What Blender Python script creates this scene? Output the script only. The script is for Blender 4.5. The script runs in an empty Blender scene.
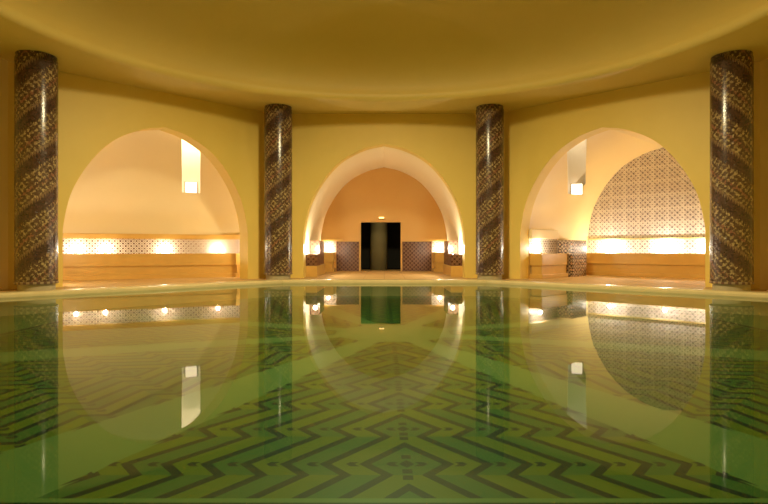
import bpy, bmesh, math
from mathutils import Vector, Matrix
C = bpy.context.scene.collection
PI = math.pi

# ------------------------------------------------------------------ materials
class X:
    """tiny expression wrapper over math nodes"""
    def __init__(s, nt, sock): s.nt = nt; s.k = sock
    @staticmethod
    def op(nt, name, *a):
        n = nt.nodes.new('ShaderNodeMath'); n.operation = name
        for i, v in enumerate(a):
            if isinstance(v, X): nt.links.new(v.k, n.inputs[i])
            else: n.inputs[i].default_value = v
        return X(nt, n.outputs[0])
    def __add__(s, o): return X.op(s.nt, 'ADD', s, o)
    __radd__ = __add__
    def __sub__(s, o): return X.op(s.nt, 'SUBTRACT', s, o)
    def __rsub__(s, o): return X.op(s.nt, 'SUBTRACT', o, s)
    def __mul__(s, o): return X.op(s.nt, 'MULTIPLY', s, o)
    __rmul__ = __mul__
    def __truediv__(s, o): return X.op(s.nt, 'DIVIDE', s, o)
    def abs(s): return X.op(s.nt, 'ABSOLUTE', s)
    def cos(s): return X.op(s.nt, 'COSINE', s)
    def sin(s): return X.op(s.nt, 'SINE', s)
    def floor(s): return X.op(s.nt, 'FLOOR', s)
    def fract(s): return X.op(s.nt, 'FRACT', s)
    def lt(s, o): return X.op(s.nt, 'LESS_THAN', s, o)
    def gt(s, o): return X.op(s.nt, 'GREATER_THAN', s, o)
    def max(s, o): return X.op(s.nt, 'MAXIMUM', s, o)
    def min(s, o): return X.op(s.nt, 'MINIMUM', s, o)
    def atan2(s, o): return X.op(s.nt, 'ARCTAN2', s, o)
    def sqrt(s): return X.op(s.nt, 'SQRT', s)

def newmat(name, rough=.5, spec=.5):
    m = bpy.data.materials.new(name); m.use_nodes = True
    nt = m.node_tree; b = nt.nodes['Principled BSDF']
    b.inputs['Roughness'].default_value = rough
    b.inputs['Specular IOR Level'].default_value = spec
    return m, nt, b
def coords(nt, kind='Object'):
    tc = nt.nodes.new('ShaderNodeTexCoord'); sp = nt.nodes.new('ShaderNodeSeparateXYZ')
    nt.links.new(tc.outputs[kind], sp.inputs[0])
    return tc.outputs[kind], X(nt, sp.outputs[0]), X(nt, sp.outputs[1]), X(nt, sp.outputs[2])
def mixc(nt, fac, a, b):
    n = nt.nodes.new('ShaderNodeMix'); n.data_type = 'RGBA'
    for v, i in ((fac, 0), (a, 6), (b, 7)):
        if isinstance(v, X): nt.links.new(v.k, n.inputs[i])
        elif hasattr(v, 'is_linked') or hasattr(v, 'links'): nt.links.new(v, n.inputs[i])
        else: n.inputs[i].default_value = v if i == 0 else (*v, 1)
    return n.outputs[2]
def noise(nt, vec, scale, detail=3):
    n = nt.nodes.new('ShaderNodeTexNoise'); n.inputs['Scale'].default_value = scale
    n.inputs['Detail'].default_value = detail; nt.links.new(vec, n.inputs['Vector'])
    return X(nt, n.outputs['Fac'])
def bump(nt, b, h, strength=.2, dist=.02):
    n = nt.nodes.new('ShaderNodeBump'); n.inputs['Strength'].default_value = strength
    n.inputs['Distance'].default_value = dist
    nt.links.new(h.k, n.inputs['Height']); nt.links.new(n.outputs[0], b.inputs['Normal'])

def plaster(name, c1, c2, rough=.5, sc=1.2):
    m, nt, b = newmat(name, rough, .4)
    v, x, y, z = coords(nt)
    f = noise(nt, v, sc, 5)
    nt.links.new(mixc(nt, f, c1, c2), b.inputs['Base Color'])
    bump(nt, b, noise(nt, v, 5, 4), .12, .03)
    return m
M = {}
M['plaster'] = plaster('ochre plaster', (.80, .60, .15), (.74, .53, .115))
M['soffit'] = plaster('dome plaster', (.74, .58, .17), (.68, .50, .13), .5, .5)
M['niche'] = plaster('honey plaster', (.86, .74, .50), (.81, .68, .43), .42, .9)
M['shaft'] = plaster('pale shaft plaster', (.90, .86, .78), (.86, .81, .72), .5, .9)
M['niche_ochre'] = plaster('ochre niche plaster', (.85, .68, .34), (.80, .61, .28), .42, .9)
M['back'] = plaster('amber plaster', (.68, .41, .13), (.62, .35, .095), .5, .9)
M['stone'] = plaster('golden limestone', (.68, .43, .12), (.56, .33, .08), .35, 3)
M['coping'] = plaster('cream marble', (.66, .56, .30), (.54, .44, .22), .25, 4)
M['plinth'] = plaster('worn stone', (.42, .36, .22), (.32, .27, .16), .5, 5)
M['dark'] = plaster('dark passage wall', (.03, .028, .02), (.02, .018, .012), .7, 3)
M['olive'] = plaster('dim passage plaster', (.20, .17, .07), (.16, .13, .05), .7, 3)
M['metal'], _, _b = newmat('bronze', .35); _b.inputs['Base Color'].default_value = (.3, .2, .09, 1); _b.inputs['Metallic'].default_value = 1
def emis(name, col, s):
    m, nt, b = newmat(name)
    b.inputs['Base Color'].default_value = (*col, 1)
    b.inputs['Emission Color'].default_value = (*col, 1); b.inputs['Emission Strength'].default_value = s
    return m
M['glow'] = emis('lamp lens', (1, .84, .58), 8)
M['doorglow'] = emis('door lamp lens', (1, .6, .25), 3)
M['slotglow'] = emis('frosted diffuser', (1, .86, .62), 2.2)
M['sky'] = emis('skylight glass', (1, .86, .62), 5)
M['skydim'] = emis('dim skylight glass', (1, .86, .62), .9)

# deck marble floor with slab joints
m, nt, b = newmat('honed floor slabs', .75, .1); M['floor'] = m
v, x, y, z = coords(nt)
j = ((x / .62).fract().lt(.025)).max((y / .62).fract().lt(.025))
f = noise(nt, v, 2.5, 5)
nt.links.new(mixc(nt, j * .6, mixc(nt, f, (.60, .40, .17), (.48, .30, .11)), (.30, .2, .09)), b.inputs['Base Color'])

# zellige tiles, planar UV driven:  u along the wall, v up (metres)
def zellige(name, ground, ink1, ink2, cell, rough=.2, panel=None, heavy=0., medal=False):
    m, nt, b = newmat(name, rough, .6)
    uv, u, v, _ = coords(nt, 'UV')
    k = 2 * PI / cell
    cu, cv = (u * k).cos(), (v * k).cos()
    d1 = ((u + v) * (k * .5)).cos(); d2 = ((u - v) * (k * .5)).cos()
    # small squares where diagonals meet, rosettes between
    lat = (d1 * d1).min(d2 * d2).lt(.10 + heavy * .1)          # diagonal lattice lines
    knots = (cu * cv).gt(.45 - heavy * .35)                    # blocks
    ring = ((cu + cv).abs()).lt(.28)
    col = mixc(nt, lat * .55, ground, ink2)
    col = mixc(nt, ring * .35, col, ink2)
    col = mixc(nt, knots, col, ink1)
    alt = ((u / (2 * cell) + .25).fract().gt(.5) * 1.0 - (v / (2 * cell) + .25).fract().gt(.5)).abs()
    col = mixc(nt, knots * alt * .7, col, ink2)
    if medal:
        pu = (u / panel).fract() - .5; pv = (v / panel).fract() - .5
        rr_ = (pu * pu + pv * pv).sqrt()
        ang_ = pv.atan2(pu) * 8
        star = rr_.lt(ang_.cos() * .07 + .34) * rr_.gt(ang_.cos() * .05 + .25)
        core = rr_.lt(ang_.cos() * .03 + .09)
        col = mixc(nt, star.max(core) * .38, col, (.16, .13, .19))
    if panel:
        g = ((u / panel).fract().lt(.045)).max((v / panel).fract().lt(.045))
        col = mixc(nt, g * .35, col, ground)
    nt.links.new(col, b.inputs['Base Color'])
    return m
M['lunette'] = zellige('pale zellige', (.94, .92, .91), (.07, .045, .06), (.34, .24, .24), .15, .25, .45, .25, True)
M['band'] = zellige('zellige band', (.80, .72, .62), (.10, .028, .018), (.15, .09, .07), .15, .25, None, .3)
M['wainscot'] = zellige('dark zellige', (.27, .14, .08), (.05, .012, .008), (.09, .035, .02), .16, .25, None, .8)
# tiled pier: octagons
m, nt, b = newmat('octagon zellige', .25, .6); M['octagon'] = m
uv, u, v, _ = coords(nt, 'UV')
cx = ((u / .2).fract() - .5).abs(); cy = ((v / .2).fract() - .5).abs()
r = cx.max(cy).max((cx + cy) * .72)
ring = r.gt(.2) * r.lt(.32)
chk = ((u * 50).sin() * (v * 50).sin()).gt(0)
col = mixc(nt, chk * .8, (.42, .30, .18), (.06, .02, .012))
col = mixc(nt, ring, col, (.012, .006, .005)); col = mixc(nt, r.lt(.2), col, (.45, .27, .15))
nt.links.new(col, b.inputs['Base Color'])

# helical mosaic for columns: UV u = angle turns, v = height (metres)
def mosaic(name, hand):
    m, nt, b = newmat(name, .22, .7)
    uv, u, v, _ = coords(nt, 'UV')
    circ = 2 * PI * .4
    t = (v - u * (-1.95 * hand)) / .975                     # two starts
    tooth = ((u * 52).fract() - .5).abs() * .16           # stepped edges
    s = (t + tooth).fract()
    vor = nt.nodes.new('ShaderNodeTexVoronoi'); vor.inputs['Scale'].default_value = 1; vor.inputs['Randomness'].default_value = .75
    cmb = nt.nodes.new('ShaderNodeCombineXYZ')
    nt.links.new((u * 72).k, cmb.inputs[0]); nt.links.new((v * 28.65).k, cmb.inputs[1]); nt.links.new(cmb.outputs[0], vor.inputs['Vector'])
    sp = nt.nodes.new('ShaderNodeSeparateColor'); nt.links.new(vor.outputs['Color'], sp.inputs[0])
    rnd = X(nt, sp.outputs[0]); rnd2 = X(nt, sp.outputs[1])
    a = u * (2 * PI * 18); h = v * (2 * PI * 18 / circ)
    chk = a.cos() * h.cos()
    gold = (chk * .5 + rnd2).gt(.62)
    dark = mixc(nt, rnd, (.028, .012, .009), (.075, .035, .024))
    dots = mixc(nt, rnd, (.15, .10, .045), (.46, .34, .15))
    mid = mixc(nt, rnd, (.05, .024, .014), (.10, .055, .03))
    broad = mixc(nt, gold * .85, mid, dots)
    col = mixc(nt, s.lt(.30), broad, dark)
    col = mixc(nt, ((s - .62).abs().lt(.05)) * gold, col, (.22, .09, .05))
    col = mixc(nt, ((s - .34).abs().lt(.03)), col, (.17, .10, .05))
    nt.links.new(col, b.inputs['Base Color'])
    nb = nt.nodes.new('ShaderNodeBump'); nb.inputs['Strength'].default_value = .45; nb.inputs['Distance'].default_value = .004
    nt.links.new((rnd + X(nt, vor.outputs['Distance']) * -.8).k, nb.inputs['Height']); nt.links.new(nb.outputs[0], b.inputs['Normal'])
    return m
M['mosaic_r'] = mosaic('spiral mosaic', -1)
M['mosaic_l'] = mosaic('spiral mosaic mirrored', 1)
m, nt, b = newmat('mosaic foot band', .3); M['foot'] = m
uv, u, v, _ = coords(nt, 'UV')
nt.links.new(mixc(nt, ((u * 2 * PI * 20).cos()).gt(0), (.3, .22, .12), (.1, .05, .03)), b.inputs['Base Color'])

# pool floor mosaic
POOL_D = .36
m, nt, b = newmat('pool floor mosaic', .35, .4); M['pool'] = m
vec, x, y, z = coords(nt)
x = x - .14
rad = (x * x + y * y).sqrt()
ang = (x.abs()).atan2(y.abs() )                # 0..pi/2 from the y axis
ang = (ang - PI / 4).abs()                     # fold to 0..pi/4 about diagonal
ang = PI / 4 - ang                             # 0 on axis, pi/4 on diagonal
sec = ang.gt(PI / 8)
angl = ang - sec * (PI / 4)                    # -pi/8..pi/8 about nearest of the eight axes
s = (rad * angl.sin()).abs(); rr = rad * angl.cos()
P, W = .68, .246
t = ((rr - 4.96) / P).fract()
zig = (t / .75).min(1.0) * .383 - ((t - .75) / .25).max(0.0) * .137
q = (s - zig - .12) / W
qf = q.fract()
line = (qf - .5).abs().gt(.35)
dotr = (qf - .37).abs().lt(.11) * (t - .754).abs().lt(.05)
sq = s.lt(.03) * ((((t - .574) / .173 + .5).fract() - .5).abs().lt(.27)) * ((t - .325).abs().gt(.165))
field = (rr * .356 - .10 - qf * .04).gt(s) * rr.lt(5.95) * rr.gt(.9)
edge = rr.gt(6.0) * rr.lt(6.12)
ink = (line.max(dotr).max(sq) * field).max(edge)
alt = (q / 1.0).floor()
alt = (alt / 2).fract().gt(.25)
f = noise(nt, vec, 1.3, 4); f2 = noise(nt, vec, 26, 2)
g1 = mixc(nt, f, (.036, .11, .028), (.05, .13, .034))
g2 = mixc(nt, f, (.085, .135, .010), (.11, .155, .015))
g0 = mixc(nt, f, (.105, .20, .062), (.13, .225, .072))
col = mixc(nt, field, g0, mixc(nt, alt, g1, g2))
col = mixc(nt, ink, col, (.001, .016, .018))
col = mixc(nt, f2 * .12, col, (.04, .07, .03))
nt.links.new(col, b.inputs['Base Color'])

# water: Fresnel reflection over a clear greenish transmission
m = bpy.data.materials.new('still water'); m.use_nodes = True; nt = m.node_tree; M['water'] = m
nt.nodes.clear()
o = nt.nodes.new('ShaderNodeOutputMaterial'); mx = nt.nodes.new('ShaderNodeMixShader')
fr = nt.nodes.new('ShaderNodeFresnel'); fr.inputs[0].default_value = 1.31
tr = nt.nodes.new('ShaderNodeBsdfTransparent'); tr.inputs[0].default_value = (.80, .94, .80, 1)
gl = nt.nodes.new('ShaderNodeBsdfGlossy'); gl.inputs['Roughness'].default_value = .018
nt.links.new(fr.outputs[0], mx.inputs[0]); nt.links.new(tr.outputs[0], mx.inputs[1]); nt.links.new(gl.outputs[0], mx.inputs[2])
nt.links.new(mx.outputs[0], o.inputs[0])
tc = nt.nodes.new('ShaderNodeTexCoord'); nz = nt.nodes.new('ShaderNodeTexNoise'); nz.inputs['Scale'].default_value = 1.1
bp = nt.nodes.new('ShaderNodeBump'); bp.inputs['Strength'].default_value = .05; bp.inputs['Distance'].default_value = .01
nt.links.new(tc.outputs['Object'], nz.inputs['Vector']); nt.links.new(nz.outputs['Fac'], bp.inputs['Height']); nt.links.new(bp.outputs[0], gl.inputs['Normal'])

# ------------------------------------------------------------------ object helpers
def link(name, bm, mat, parent=None, mw=None, smooth=False):
    me = bpy.data.meshes.new(name)
    bmesh.ops.recalc_face_normals(bm, faces=bm.faces)
    bm.to_mesh(me); bm.free()
    if mat: me.materials.append(M[mat])
    if smooth:
        me.polygons.foreach_set('use_smooth', [True] * len(me.polygons))
    o = bpy.data.objects.new(name, me); C.objects.link(o)
    if parent: o.parent = parent
    if mw is not None: o.matrix_world = mw if parent is None else mw
    return o
def tag(o, label=None, cat=None, group=None, kind=None):
    if label: o['label'] = label
    if cat: o['category'] = cat
    if group: o['group'] = group
    if kind: o['kind'] = kind
    return o
def empty(name, mw, **k):
    o = bpy.data.objects.new(name, None); C.objects.link(o); o.matrix_world = mw
    o.empty_display_size = .2
    return tag(o, **k)
def sub(name, bm, mat, parent, smooth=False):
    """part in the parent's local frame"""
    o = link(name, bm, mat, None, None, smooth); o.parent = parent
    return o
def box(bm, x0, x1, y0, y1, z0, z1, bev=0, uvmode=True):
    t = bmesh.new()
    bmesh.ops.create_cube(t, size=1)
    for v in t.verts:
        v.co = Vector(((x0 + x1) / 2 + v.co.x * (x1 - x0), (y0 + y1) / 2 + v.co.y * (y1 - y0), (z0 + z1) / 2 + v.co.z * (z1 - z0)))
    if bev: bmesh.ops.bevel(t, geom=list(t.edges), offset=bev, segments=2, profile=.6, affect='EDGES')
    me = bpy.data.meshes.new('t'); t.to_mesh(me); t.free(); bm.from_mesh(me); bpy.data.meshes.remove(me)
    return bm
def B(*a, **k): return box(bmesh.new(), *a, **k)
def planar_uv(o):
    """u along the dominant horizontal of each face, v = height, in metres"""
    me = o.data; uv = me.uv_layers.new(name='UVMap')
    for p in me.polygons:
        n = p.normal
        for li in p.loop_indices:
            c = me.vertices[me.loops[li].vertex_index].co
            if abs(n.z) > .7: uv.data[li].uv = (c.x, c.y)
            elif abs(n.x) > abs(n.y): uv.data[li].uv = (c.y, c.z)
            else: uv.data[li].uv = (c.x, c.z)
    return o
def lathe(bm, prof, seg=48, cap=True, uv=False):
    rings = []
    for r, z in prof:
        rings.append([bm.verts.new((r * math.cos(2 * PI * i / seg), r * math.sin(2 * PI * i / seg), z)) for i in range(seg)])
    L = bm.loops.layers.uv.new('UVMap') if uv else None
    for a, (r0, r1) in enumerate(zip(rings, rings[1:])):
        for i in range(seg):
            j = (i + 1) % seg
            f = bm.faces.new((r0[i], r0[j], r1[j], r1[i]))
            if L:
                for l, (uu, vv) in zip(f.loops, ((i / seg, prof[a][1]), ((i + 1) / seg, prof[a][1]), ((i + 1) / seg, prof[a + 1][1]), (i / seg, prof[a + 1][1]))):
                    l[L].uv = (uu, vv)
    if cap: bm.faces.new(rings[0][::-1]); bm.faces.new(rings[-1])
    return bm

# frame of a wall: local x along the wall (rightwards seen from the pool), y outwards, z up
AP = 8.23; HS = AP * math.tan(PI / 8)
def frame(deg):                     # deg: clockwise from straight ahead
    a = math.radians(deg)
    return Matrix.Translation((AP * math.sin(a), AP * math.cos(a), 0)) @ Matrix.Rotation(-a, 4, 'Z')
CEIL = 5.07; FZ = .08
HALF = [(2.45, 0), (2.45, .6), (2.45, 1.11), (2.43, 1.57), (2.25, 2.33), (1.84, 3.07), (1.31, 3.64), (.63, 4.01), (0, 4.165)]
def catmull(pts, n=8):
    out = []
    P_ = [pts[0]] + pts + [(2 * pts[-1][0] - pts[-2][0], 2 * pts[-1][1] - pts[-2][1])]
    for i in range(1, len(P_) - 2):
        p0, p1, p2, p3 = P_[i - 1:i + 3]
        for k in range(n):
            t = k / n
            out.append(tuple(.5 * ((2 * p1[c]) + (-p0[c] + p2[c]) * t + (2 * p0[c] - 5 * p1[c] + 4 * p2[c] - p3[c]) * t * t + (-p0[c] + 3 * p1[c] - 3 * p2[c] + p3[c]) * t ** 3) for c in (0, 1)))
    out.append(pts[-1]); return out
R_HALF = catmull(HALF)
def arch(cx=0, sx=1., dz=0., z0=-.05):
    r = [(cx + x * sx, (z + dz if z > .3 else z0) if i else z0) for i, (x, z) in enumerate(R_HALF)]
    l = [(2 * cx - x, z) for x, z in r[:-1]]
    return r + l[::-1]                # right foot -> apex -> left foot

def wall_panel(name, deg, cx, hole=True):
    bm = bmesh.new(); T = .45
    def poly(y, hs):
        pts = [(-hs, -.05), (-hs, CEIL + .3), (hs, CEIL + .3), (hs, -.05)] + (arch(cx) if hole else [])
        return [bm.verts.new((x, y, z)) for x, z in pts]
    k = math.tan(PI / 8) * T
    f, g = poly(0, HS), poly(T, HS + k)
    bm.faces.new(f); bm.faces.new(g[::-1])
    n = len(f)
    for i in range(n): bm.faces.new((f[i], g[i], g[(i + 1) % n], f[(i + 1) % n]))
    o = link(name, bm, 'plaster', mw=frame(deg)); tag(o, kind='structure')
    return o
SH = .12
wall_panel('wall_back', 0, 0)
wall_panel('wall_back_left', -45, SH)
wall_panel('wall_back_right', 45, -SH)
wall_panel('wall_left', -90, 0, False); wall_panel('wall_right', 90, 0, False)
wall_panel('wall_front_left', -135, 0, False); wall_panel('wall_front_right', 135, 0, False)
wall_panel('wall_front', 180, 0)

def bake_bool(o, cutters, op='DIFFERENCE'):
    for c in cutters:
        md = o.modifiers.new('b', 'BOOLEAN'); md.operation = op; md.object = c; md.solver = 'EXACT'
    bpy.context.view_layer.update()
    dg = bpy.context.evaluated_depsgraph_get()
    me = bpy.data.meshes.new_from_object(o.evaluated_get(dg))
    o.modifiers.clear(); o.data = me
    for c in cutters: bpy.data.objects.remove(c)

def vault(name, deg, cx, depth, mat, cut=None, y0=.45, rnd=0):
    """solid-shelled tunnel vault behind an arch"""
    inner = arch(cx, 1.02, .04); outer = arch(cx, 1.10, .25)
    bm = bmesh.new()
    st = [(y0, 0.), (depth - rnd, 0.)] if rnd else [(y0, 0.), (depth, 0.)]
    if rnd: st += [(depth - rnd + rnd * math.sin(k / 14 * PI / 2), rnd * (1 - math.cos(k / 14 * PI / 2))) for k in range(1, 15)]
    def loop(prof, y, d): return [bm.verts.new((cx + (x - cx) * (1 - d / 2.5), y, z * (1 - d / 4.205) if z > .5 else z)) for x, z in prof]
    I = [loop(inner, y, d) for y, d in st]; O = [loop(outer, y, d) for y, d in st]
    n = len(inner)
    for S in (I, O):
        for a, b_ in zip(S, S[1:]):
            for i in range(n - 1): bm.faces.new((a[i], a[i + 1], b_[i + 1], b_[i]))
    for i in range(n - 1):
        bm.faces.new((I[0][i], O[0][i], O[0][i + 1], I[0][i + 1])); bm.faces.new((I[-1][i], I[-1][i + 1], O[-1][i + 1], O[-1][i]))
    for k in (0, n - 1):
        for A_, B_, C_, D_ in zip(I, I[1:], O[1:], O): bm.faces.new((A_[k], B_[k], C_[k], D_[k]))
    o = link(name, bm, mat, mw=frame(deg)); tag(o, kind='structure')
    if cut:
        cb = link('cutter', B(-SW, SW, SD[cut][0] - 1, SD[cut][1], SZ, 5.6), None, mw=slot_frame(cut)); bake_bool(o, [cb])
        o.data.materials.clear(); o.data.materials.append(M[mat])
    for p in o.data.polygons: p.use_smooth = True
    o.data.set_sharp_from_angle(angle=math.radians(25))
    return o
def slot_frame(sgn): return Matrix.Translation((0, -8.96, 0)) @ Matrix.Rotation(math.radians(-sgn * 18.85), 4, 'Z')
SW, SZ = .27, 2.72
SD = {-1: (16.7, 19.0), 1: (16.7, 19.5)}
def side(deg): return 1 if deg > 0 else -1
DC, DS = 5.27, 4.5
vault('wall_niche_back', 0, 0, DC, 'niche')
# left niche: a half-domed room whose end wall runs a little aslant
def fillet(P, r, n=10):
    out = [P[0]]
    for p0, p1, p2 in zip(P, P[1:], P[2:]):
        a_, b_, c_ = Vector(p0), Vector(p1), Vector(p2)
        u, v = (a_ - b_).normalized(), (c_ - b_).normalized()
        half = u.angle(v) / 2; t = r / math.tan(half); q = b_ + (u + v).normalized() * (r / math.sin(half))
        s0, s1 = b_ + u * t, b_ + v * t; d0, d1 = s0 - q, s1 - q; ang = d0.angle(d1)
        for k in range(n + 1):
            w0, w1 = math.sin(ang * (1 - k / n)) / math.sin(ang), math.sin(ang * k / n) / math.sin(ang)
            out.append(tuple(q + d0 * w0 + d1 * w1))
    return out + [P[-1]]
def plan(off=0., y0=.455, r=1.1):
    """plan of the left niche wall, offset inwards"""
    sl = -.4; L1 = math.sqrt(1 + sl * sl)
    def back(x): return 3.68 + sl * (x + 1.31) - off * L1
    x0, x1 = -2.75 + off, 3.5 - off
    P = [(x0, y0), (x0, back(x0)), (x1, back(x1)), (x1, y0)]
    rr0 = r - off
    f = fillet(P[:3], rr0, 12); g = fillet(P[1:], min(.45, max(.2, .6 - off)), 6)
    mid = [(f[-2][0] + (g[1][0] - f[-2][0]) * k / 12, f[-2][1] + (g[1][1] - f[-2][1]) * k / 12) for k in range(1, 12)]
    return f[:-1] + mid + g[1:]
ZS, ZT = 1.5, 4.62
def apse_loops(bm, off, dz, y0=.455):
    base = plan(off, y0); L_ = []
    for z, k in [(-.05, 1.), (ZS, 1.)] + [(ZS + (ZT + dz - ZS) * math.sin(i / 20 * PI / 2), max(math.cos(i / 20 * PI / 2), .02) ** .92) for i in range(1, 21)]:
        L_.append([bm.verts.new((.35 + (x - .35) * k, y0 + (y - y0) * k, z)) for x, y in base])
    return L_
def apse_solid(grow):
    bm = bmesh.new(); L_ = apse_loops(bm, -grow, grow)
    n = len(L_[0])
    for A_, B_ in zip(L_, L_[1:]):
        for i in range(n): bm.faces.new((A_[i], A_[(i + 1) % n], B_[(i + 1) % n], B_[i]))
    bm.faces.new(L_[0]); bm.faces.new(L_[-1]); bmesh.ops.recalc_face_normals(bm, faces=bm.faces)
    return bm
bm = bmesh.new(); I = apse_loops(bm, 0, 0); O = apse_loops(bm, -.14, .16); n = len(I[0])
for S_ in (I, O):
    for A_, B_ in zip(S_, S_[1:]):
        for i in range(n - 1): bm.faces.new((A_[i], A_[i + 1], B_[i + 1], B_[i]))
    bm.faces.new(S_[-1])
for A_, B_, C_, D_ in zip(I, I[1:], O[1:], O):
    for k in (0, n - 1): bm.faces.new((A_[k], B_[k], C_[k], D_[k]))
bm.faces.new((I[-1][0], I[-1][-1], O[-1][-1], O[-1][0]))
for i in range(n - 1): bm.faces.new((I[0][i], I[0][i + 1], O[0][i + 1], O[0][i]))
o = link('wall_niche_left', bm, 'niche', mw=frame(-45)); tag(o, kind='structure')
cb = link('cutter', B(-SW, SW, SD[-1][0] - 1, SD[-1][1], SZ, 5.6), None, mw=slot_frame(-1)); bake_bool(o, [cb])
o.data.materials.clear(); o.data.materials.append(M['niche'])
for p in o.data.polygons: p.use_smooth = True
o.data.set_sharp_from_angle(angle=math.radians(32))
vault('wall_niche_right', 45, -SH, DS, 'niche_ochre', 1)
vault('wall_niche_front', 180, 0, 2.5, 'niche')

def back_slab(name, deg, cx, y, mat, door=None):
    bm = bmesh.new(); a = [(-3 + cx, -.05), (-3 + cx, 4.7), (3 + cx, 4.7), (3 + cx, -.05)]
    if door: x0, x1, z1 = door; a += [(x1, -.05), (x1, z1), (x0, z1), (x0, -.05)]
    f = [bm.verts.new((x, y, z)) for x, z in a]; g = [bm.verts.new((x, y + .2, z)) for x, z in a]
    bm.faces.new(f); bm.faces.new(g[::-1]); n = len(a)
    for i in range(n): bm.faces.new((f[i], g[i], g[(i + 1) % n], f[(i + 1) % n]))
    o = link(name, bm, mat, mw=frame(deg)); planar_uv(o); return tag(o, kind='structure')
DX0, DX1, DZ = -.92, .66, 2.02
back_slab('wall_door_end', 0, 0, DC, 'back', (DX0, DX1, DZ))
back_slab('wall_lunette_right', 45, -SH, DS, 'lunette')
back_slab('wall_front_end', 180, 0, 2.5, 'niche')

# light slots that rise through the inner side of each side vault
def shaft(n, deg, gmat):
    sgn = 1 if deg > 0 else -1
    sf = slot_frame(sgn); SD0, SD1 = SD[sgn]
    root = empty('window_%d' % n, Matrix.Identity(4), kind='structure')
    o = link('shaft_lining', B(-SW - .08, SW + .08, SD0, SD1 + .08, SZ - .08, 5.3), 'niche', mw=sf)
    cs = [link('cutter', B(-SW, SW, SD0 - 1, SD1, SZ, 5.6), None, mw=sf)]
    if deg < 0:
        bm = apse_solid(.004)
    else:
        bm = bmesh.new(); pr = arch(-SH, 1.021, .042)
        a = [bm.verts.new((x, -.5, z)) for x, z in pr]; c = [bm.verts.new((x, 6, z)) for x, z in pr]
        bm.faces.new(a[::-1]); bm.faces.new(c); k = len(pr)
        for i in range(k): bm.faces.new((a[i], a[(i + 1) % k], c[(i + 1) % k], c[i]))
        bmesh.ops.recalc_face_normals(bm, faces=bm.faces)
    cs.append(link('cutter', bm, None, mw=frame(deg)))
    cs.append(link('cutter', B(-6, 6, -3, .53, -1, 7), None, mw=frame(deg)))
    bake_bool(o, cs)
    o.data.materials.clear(); o.data.materials.append(M['shaft']); o.parent = root
    p = link('pane', B(-SW - .08, SW + .08, SD0, SD1 + .08, 5.3, 5.34), gmat, mw=sf); p.parent = root
    return root
shaft(1, -45, 'sky')
shaft(2, 45, 'skydim')

# ------------------------------------------------------------------ floor, pool
def oct_pts(ap, z):
    R = ap / math.cos(PI / 8)
    p = [(R * math.sin(PI / 8 + k * PI / 4), R * math.cos(PI / 8 + k * PI / 4), z) for k in range(8)]
    if ap < 8:          # the pool reaches a little further towards the front arch
        q = []
        for x, y, z in p:
            if abs(x) > ap * .9: x, y = math.copysign(ap + .75, x), math.copysign(ap * (math.sqrt(2) - 1) - .75, y)
            elif y < 0: y -= .55
            q.append((x, y, z))
        p = q
    return p
def ring(bm, loops):
    vs = [[bm.verts.new(p) for p in l] for l in loops]
    for a, b_ in zip(vs, vs[1:]):
        for i in range(8): bm.faces.new((a[i], a[(i + 1) % 8], b_[(i + 1) % 8], b_[i]))
    return vs
PA = 6.9
bm = bmesh.new(); ring(bm, [oct_pts(PA + .4, -POOL_D - .1), oct_pts(PA + .4, FZ), oct_pts(15.5, FZ), oct_pts(15.5, -POOL_D - .1), oct_pts(PA + .4, -POOL_D - .1)])
tag(link('floor', bm, 'floor'), kind='structure')
bm = bmesh.new(); ring(bm, [oct_pts(PA, -POOL_D), oct_pts(PA, .05), oct_pts(PA + .02, FZ - .003), oct_pts(PA + .05, FZ + .012), oct_pts(PA + .4, FZ + .012), oct_pts(PA + .4, -POOL_D), oct_pts(PA, -POOL_D)])
tag(link('trim_1', bm, 'coping'), kind='structure')
bm = bmesh.new(); vs = ring(bm, [oct_pts(PA + .3, -POOL_D - .1), oct_pts(PA + .3, -POOL_D)]); bm.faces.new(vs[0]); bm.faces.new(vs[1])
tag(link('pool_floor', bm, 'pool'), kind='structure')
bm = bmesh.new(); bm.faces.new([bm.verts.new(p) for p in oct_pts(PA + .004, 0)])
w = link('pool_water', bm, 'water')
if w.data.polygons[0].normal.z < 0: w.data.flip_normals()
tag(w, 'still green water filling the octagonal pool, mirroring the arches', 'water', kind='stuff')

# ------------------------------------------------------------------ ceiling and dome
CR = 6.72
bm = bmesh.new(); SEG = 128
prof = [(9.4, CEIL + .3), (9.4, CEIL)]
prof += [(CR + .14, CEIL)]
for k in range(1, 7):
    a = k / 6 * PI / 2; prof.append((CR + .14 - .14 * math.sin(a), CEIL + .14 - .14 * math.cos(a)))
prof += [(CR, CEIL + .2), (CR + .02, CEIL + .24)]
for k in range(1, 25):
    a = k / 24 * PI / 2; prof.append((max((CR + .02) * math.cos(a), .001), CEIL + .24 + 3.1 * math.sin(a)))
rings = []
for r, z in prof: rings.append([bm.verts.new((r * math.cos(2 * PI * i / SEG), r * math.sin(2 * PI * i / SEG), z)) for i in range(SEG)])
for a, b_ in zip(rings, rings[1:]):
    for i in range(SEG): bm.faces.new((a[i], a[(i + 1) % SEG], b_[(i + 1) % SEG], b_[i]))
o = link('ceiling', bm, 'soffit', smooth=True); tag(o, kind='structure')
o.data.set_sharp_from_angle(angle=math.radians(35))

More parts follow.
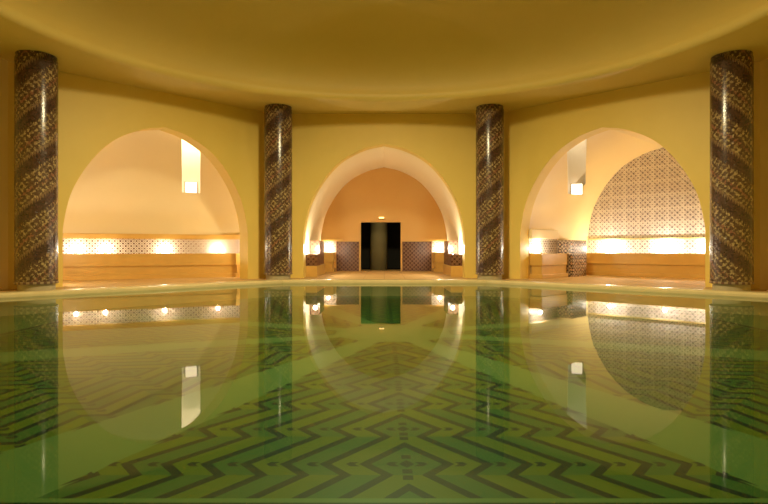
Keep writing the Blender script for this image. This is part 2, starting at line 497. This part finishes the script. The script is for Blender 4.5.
# ------------------------------------------------------------------ columns
def column(x, y, hand, label):
    root = empty('mosaic_column', Matrix.Translation((x, y, FZ)), label=label, cat='column', group='mosaic columns around the pool')
    H = CEIL - FZ
    bm = lathe(bmesh.new(), [(.40, .20), (.40, 1.5), (.40, 3), (.40, H - .1), (.385, H - .06), (.385, H - .004)], 64, True, True)
    o = sub('shaft', bm, hand, root, True); o.data.set_sharp_from_angle(angle=math.radians(40))
    o = sub('foot_band', lathe(bmesh.new(), [(.402, .15), (.408, .155), (.408, .195), (.402, .20)], 64, True, True), 'foot', root)
    o = sub('plinth', lathe(bmesh.new(), [(.35, 0), (.35, .145), (.34, .15)], 64), 'plinth', root, True); o.data.set_sharp_from_angle(angle=math.radians(40))
    return root
column(-7.39, 3.06, 'mosaic_r', 'large dark spiral mosaic column at the far left, nearest on its side')
column(-3.06, 7.39, 'mosaic_r', 'dark spiral mosaic column between the left arch and the middle arch')
column(3.06, 7.39, 'mosaic_r', 'dark spiral mosaic column between the middle arch and the right arch')
column(7.39, 3.06, 'mosaic_l', 'large dark mosaic column at the far right, spirals falling to the right')

# ------------------------------------------------------------------ benches, tile bands, cornices
BT = .82
def uvb(bm, name, mat, parent): return planar_uv(sub(name, bm, mat, parent))
def bench_boxes(root, runs):
    s = bmesh.new(); f = bmesh.new(); p = bmesh.new()
    for (x0, x1, y0, y1) in runs:
        box(s, x0, x1, y0, y1, BT - .36, BT, .012)
        box(f, x0 + .04, x1 - .04, y0 + .04, y1, .20, BT - .365)
        box(p, x0 - .03, x1 + .03, y0 - .03, y1, FZ, .20, .01)
    sub('seat', s, 'stone', root); sub('riser', f, 'stone', root); sub('plinth_course', p, 'stone', root)

w_ = 2.45 * 1.02 - .003
# left niche: bench round three sides
L = frame(-45); cx = SH
root = empty('stone_bench', L, label='long golden stone bench running round the left niche under the patterned tile band', cat='bench')
def ribbon(name, mat, o0, o1, z0, z1, root=None):
    bm = bmesh.new(); L_ = bm.loops.layers.uv.new('UVMap')
    P0, P1 = plan(o0), plan(o1); u = [0.]
    for p, q_ in zip(P1, P1[1:]): u.append(u[-1] + math.dist(p, q_))
    V = [[bm.verts.new((x, y, z)) for x, y in Q] for Q, z in ((P0, z0), (P1, z0), (P1, z1), (P0, z1))]
    n = len(P0)
    for i in range(n - 1):
        for k in range(4):
            f = bm.faces.new((V[k][i], V[k][i + 1], V[(k + 1) % 4][i + 1], V[(k + 1) % 4][i]))
            za, zb = (z0, z0, z1, z1)[k], (z0, z0, z1, z1)[(k + 1) % 4]
            for l, w in zip(f.loops, ((u[i], za), (u[i + 1], za), (u[i + 1], zb), (u[i], zb))): l[L_].uv = w
    for i in (0, n - 1): bm.faces.new([V[k][i] for k in range(4)])
    o = link(name, bm, mat, mw=frame(-45)); return tag(o, kind='structure')
def prism(pts, z0, z1):
    bm = bmesh.new(); a = [bm.verts.new((x, y, z0)) for x, y in pts]; b_ = [bm.verts.new((x, y, z1)) for x, y in pts]
    bm.faces.new(a[::-1]); bm.faces.new(b_); n = len(a)
    for i in range(n): bm.faces.new((a[i], a[(i + 1) % n], b_[(i + 1) % n], b_[i]))
    return bm
def platform(g):       # bench top follows the end wall, its front edge parallel to it
    outer = [p for p in plan(.035) if p[1] > 1.35]
    inner = [p for p in plan(.60 - g) if p[1] > 1.35 - .3]
    return outer + inner[::-1]
for nm, g, z0, z1 in (('seat', 0, BT - .36, BT), ('riser', -.05, .20, BT - .36), ('plinth_course', .04, FZ, .20)):
    sub(nm, prism(platform(-g), z0, z1), 'stone', root)
ribbon('trim_2', 'band', .005, .03, BT - .05, 1.27)
ribbon('trim_3', 'stone', .005, .11, 1.272, 1.42)
def band(deg, runs, mat, name='trim_2', z0=BT, z1=1.27):
    bm = bmesh.new()
    for r in runs: box(bm, *r, z0 + .002, z1)
    o = link(name, bm, mat, mw=frame(deg)); planar_uv(o); return tag(o, kind='structure')
e = .03
def ledge(deg, runs, mat, name, z0, z1):
    bm = bmesh.new()
    for r in runs: box(bm, *r, z0, z1, .015)
    return tag(link(name, bm, mat, mw=frame(deg)), kind='structure')
# right niche
cx = -SH
root = empty('stone_bench', frame(45), label='golden stone bench along the white tiled end wall of the right niche', cat='bench')
bench_boxes(root, [(cx - w_ + .03, cx + w_ - .03, DS - .5, DS - .01)])
root = empty('stone_bench', frame(45), label='golden stone side bench left of the octagon-tiled pier in the right niche', cat='bench')
bench_boxes(root, [(cx - w_, cx - w_ + .42, .6, 2.18)])
band(45, [(cx - w_, cx + w_ - e, DS - e, DS - .002)], 'lunette', 'trim_4')
band(45, [(cx - w_, cx - w_ + e, .5, 2.24)], 'band', 'trim_5')
ledge(45, [(cx - w_ + .02, cx + w_ - .02, DS - .05, DS - .002)], 'coping', 'trim_6', 1.272, 1.33)
ledge(45, [(cx - w_, cx - w_ + .13, .5, 2.2)], 'niche', 'trim_7', 1.272, 1.56)
root = tag(planar_uv(link('tiled_pier', B(cx - w_, cx - w_ + .56, 2.25, 3.2, FZ, 1.24, bev=.008), 'octagon', mw=frame(45))),
           'short square pier covered in dark octagon tiles in the right niche', 'pier')

# middle niche
for sgn, side in ((-1, 'left'), (1, 'right')):
    def R_(x0, x1, *r): return (min(sgn * x0, sgn * x1), max(sgn * x0, sgn * x1)) + r
    band(0, [R_(1.9, 2.47, DC - e, DC - .002)], 'band', 'trim_%d' % (8 if sgn < 0 else 9))
    ledge(0, [R_(1.6, 2.47, DC - .1, DC - .002)], 'stone', 'trim_%d' % (10 if sgn < 0 else 11), 1.272, 1.36)
    d0 = -DX0 if sgn < 0 else DX1
    band(0, [R_(d0 + .07, 1.89, DC - .02, DC - .002)], 'wainscot', 'trim_%d' % (12 if sgn < 0 else 13), FZ, 1.25)
    root = empty('stone_bench', frame(0), label='short stone corner bench on the %s of the dark doorway' % side, cat='bench', group='corner benches by the doorway')
    bench_boxes(root, [R_(1.95, 2.46, DC - .7, DC - .01)])
    p = empty('tiled_pier', frame(0), label='dark red tiled pier against the %s wall of the middle niche' % side, cat='pier', group='piers in the middle niche')
    planar_uv(sub('tile_cladding', B(*R_(2.15, 2.485), 1.75, 3.1, .42, 1.24, bev=.008), 'wainscot', p))
    planar_uv(sub('tiled_step', B(*R_(2.13, 2.485), .75, 1.74, .42, .80, bev=.008), 'wainscot', p))
    sub('base_block', B(*R_(2.12, 2.485), .7, 3.13, FZ, .42, bev=.01), 'stone', p)

# ------------------------------------------------------------------ uplights
LWARM = (1, .92, .72)
def uplight(deg, x, y, label, power, z=BT, group='small uplights on the niche benches', sz=.05, hz=.15):
    mw = frame(deg) @ Matrix.Translation((x, y, z))
    root = empty('bench_uplight', mw, label=label, cat='lamp', group=group)
    sub('housing', lathe(bmesh.new(), [(.045, 0), (.05, .01), (.05, .035), (.042, .035), (.040, .022)], 24), 'metal', root)
    sub('lens', lathe(bmesh.new(), [(.038, .024), (.03, .03), (.01, .032)], 24), 'glow', root)
    ld = bpy.data.lights.new('uplight_or_fill', 'POINT'); ld.energy = power; ld.color = LWARM; ld.shadow_soft_size = sz
    lo = bpy.data.objects.new('uplight_or_fill', ld); C.objects.link(lo); lo.parent = root; lo.location = (0, 0, hz)
def on_back(deg, px):     # local x on the end wall of a side niche for an image column
    t = (px - 384) / 565; mw = frame(deg)
    o = mw @ Vector((0, DS, 0)); d = mw.to_3x3() @ Vector((1, 0, 0)); cam = Vector((0, -8.96, 0))
    # (o+s d - cam).x = t*(.y)
    q = o - cam
    return (t * q.y - q.x) / (d.x - t * d.y)
def on_plan(px, off=.2):      # point beside the left niche wall for an image column
    P_ = plan(off); a = [(p[0] + (q[0] - p[0]) * k / 20, p[1] + (q[1] - p[1]) * k / 20) for p, q in zip(P_, P_[1:]) for k in range(20)]
    def col(p): q = frame(-45) @ Vector((p[0], p[1], 0)); return 384 + 565 * q.x / (q.y + 8.96)
    return min((p for p in a if p[1] > 1.7), key=lambda p: abs(col(p) - px))
UP = 44
uplight(-45, *on_plan(76, .15), 'uplight on the left niche bench, leftmost one glowing against the tile band', UP * .6, hz=.11)
uplight(-45, *on_plan(105, .15), 'uplight on the left niche bench, second glow from the left end of the tile band', UP * .6, hz=.11)
uplight(-45, *on_plan(165, .15), 'uplight on the left niche bench, near the middle of the tile band', UP * .6, hz=.11)
uplight(-45, *on_plan(218, .15), 'uplight on the left niche bench, rightmost one glowing against the tile band', UP * .55, hz=.11)
uplight(45, on_back(45, 612), DS - .2, 'uplight at the left foot of the white tiled end wall', UP * 1.5)
uplight(45, on_back(45, 667), DS - .2, 'uplight at the middle foot of the white tiled end wall', UP * 1.5)
uplight(45, on_back(45, 712), DS - .2, 'uplight at the right foot of the white tiled end wall', UP * 1.5)
uplight(45, -SH - w_ + .16, .95, 'uplight on the side bench at the left edge of the right arch', UP * .9)
for sgn, side in ((-1, 'left'), (1, 'right')):
    uplight(0, sgn * 2.2, DC - .16, 'uplight on the corner bench %s of the doorway' % side, UP * .55)
    uplight(0, sgn * 2.24, 1.2, 'uplight on the tiled step just inside the %s jamb of the middle arch' % side, UP * 2.1, z=.803)

# ------------------------------------------------------------------ doorway and passage
d = empty('door_1', frame(0), kind='structure')
bm = bmesh.new(); fw = .04
box(bm, DX0 - fw, DX0, DC - .015, DC + .2, FZ, DZ + fw); box(bm, DX1, DX1 + fw, DC - .015, DC + .2, FZ, DZ + fw); box(bm, DX0, DX1, DC - .015, DC + .2, DZ, DZ + fw)
sub('door_frame', bm, 'back', d)
bm = bmesh.new()
box(bm, -1.6, -1.5, DC + .21, DC + 3.2, FZ, 2.5); box(bm, 1.5, 1.6, DC + .21, DC + 3.2, FZ, 2.5)
box(bm, -1.6, 1.6, DC + .21, DC + 3.2, 2.5, 2.6); box(bm, -1.6, 1.6, DC + 3.1, DC + 3.2, FZ, 2.5)
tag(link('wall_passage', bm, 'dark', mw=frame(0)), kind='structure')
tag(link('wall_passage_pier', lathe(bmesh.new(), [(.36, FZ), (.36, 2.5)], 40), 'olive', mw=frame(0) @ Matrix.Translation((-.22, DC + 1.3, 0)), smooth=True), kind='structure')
r = empty('door_lamp', frame(0) @ Matrix.Translation((-.1, DC, 2.14)), label='small glowing lamp fixed to the wall just above the dark doorway', cat='lamp')
sub('bracket', B(-.12, .12, -.05, 0, 0, .03), 'metal', r)
sub('lens', B(-.10, .10, -.06, -.005, .032, .085, bev=.012), 'doorglow', r)

# ------------------------------------------------------------------ lights of the hall
def spot(name, loc, e, col, size, ang, blend, rad):
    ld = bpy.data.lights.new(name, 'SPOT'); ld.energy = e; ld.color = col; ld.spot_size = math.radians(ang); ld.spot_blend = blend; ld.shadow_soft_size = rad
    o = bpy.data.objects.new(name, ld); C.objects.link(o); o.location = loc; return o
spot('hall_lantern', (0, 0, 6.6), 2900, (1, .83, .46), 0, 178, .68, .35)
ld = bpy.data.lights.new('passage_light', 'POINT'); ld.energy = 2; ld.color = (1, .85, .5); ld.shadow_soft_size = .1
o = bpy.data.objects.new('passage_light', ld); C.objects.link(o); o.location = (-.1, AP + DC + .5, 2.2)
for deg, lx, ly, e_ in ((-45, -2.5, .85, 42), (-45, 3.25, .8, 18)):     # added fill lights, unseen behind the jambs, to brighten the left niche vault
    ld = bpy.data.lights.new('uplight_or_fill', 'POINT'); ld.energy = e_; ld.color = LWARM; ld.shadow_soft_size = .08
    o = bpy.data.objects.new('uplight_or_fill', ld); C.objects.link(o); o.matrix_world = frame(deg) @ Matrix.Translation((lx, ly, 1.0))
for sgn, e_ in ((-1, 24), (1, 5)):
    ld = bpy.data.lights.new('shaft_daylight', 'AREA'); ld.shape = 'RECTANGLE'; ld.size = .45; ld.size_y = 1.2; ld.energy = e_; ld.color = (1, .88, .68)
    o = bpy.data.objects.new('shaft_daylight', ld); C.objects.link(o); o.matrix_world = slot_frame(sgn) @ Matrix.Translation((0, SD[sgn][1] - .8, 5.25))
    lab = 'glowing box lamp at the foot of the tall bright slot in the left niche vault' if sgn < 0 else 'glowing box lamp on the right niche vault, left of the white tiled end wall'
    r = empty('slot_lamp', slot_frame(sgn) @ Matrix.Translation((0, SD[sgn][1], SZ)), label=lab, cat='lamp')
    sub('back_plate', B(-.19, .19, -.05, -.005, -.0, .37), 'metal', r)
    sub('diffuser', B(-.17, .17, -.2, -.05, .01, .35, bev=.02), 'slotglow', r)

# ------------------------------------------------------------------ world, camera, view
wd = bpy.data.worlds.new('World'); bpy.context.scene.world = wd; wd.use_nodes = True
wd.node_tree.nodes['Background'].inputs[0].default_value = (.9, .7, .4, 1); wd.node_tree.nodes['Background'].inputs[1].default_value = .0
cam = bpy.data.cameras.new('Camera'); co = bpy.data.objects.new('Camera', cam); C.objects.link(co)
co.location = (0, -8.96, .97); co.rotation_euler = (PI / 2, 0, 0)
cam.sensor_width = 36; cam.lens = 36 * 565 / 768; cam.shift_y = -3.3 / 768; cam.clip_start = .05
sc = bpy.context.scene; sc.camera = co
sc.view_settings.view_transform = 'Standard'; sc.view_settings.look = 'None'; sc.view_settings.gamma = 1
sc.view_settings.use_curve_mapping = False; sc.view_settings.exposure = 0.0
sc.cycles.max_bounces = 12; sc.cycles.diffuse_bounces = 6; sc.cycles.transparent_max_bounces = 8
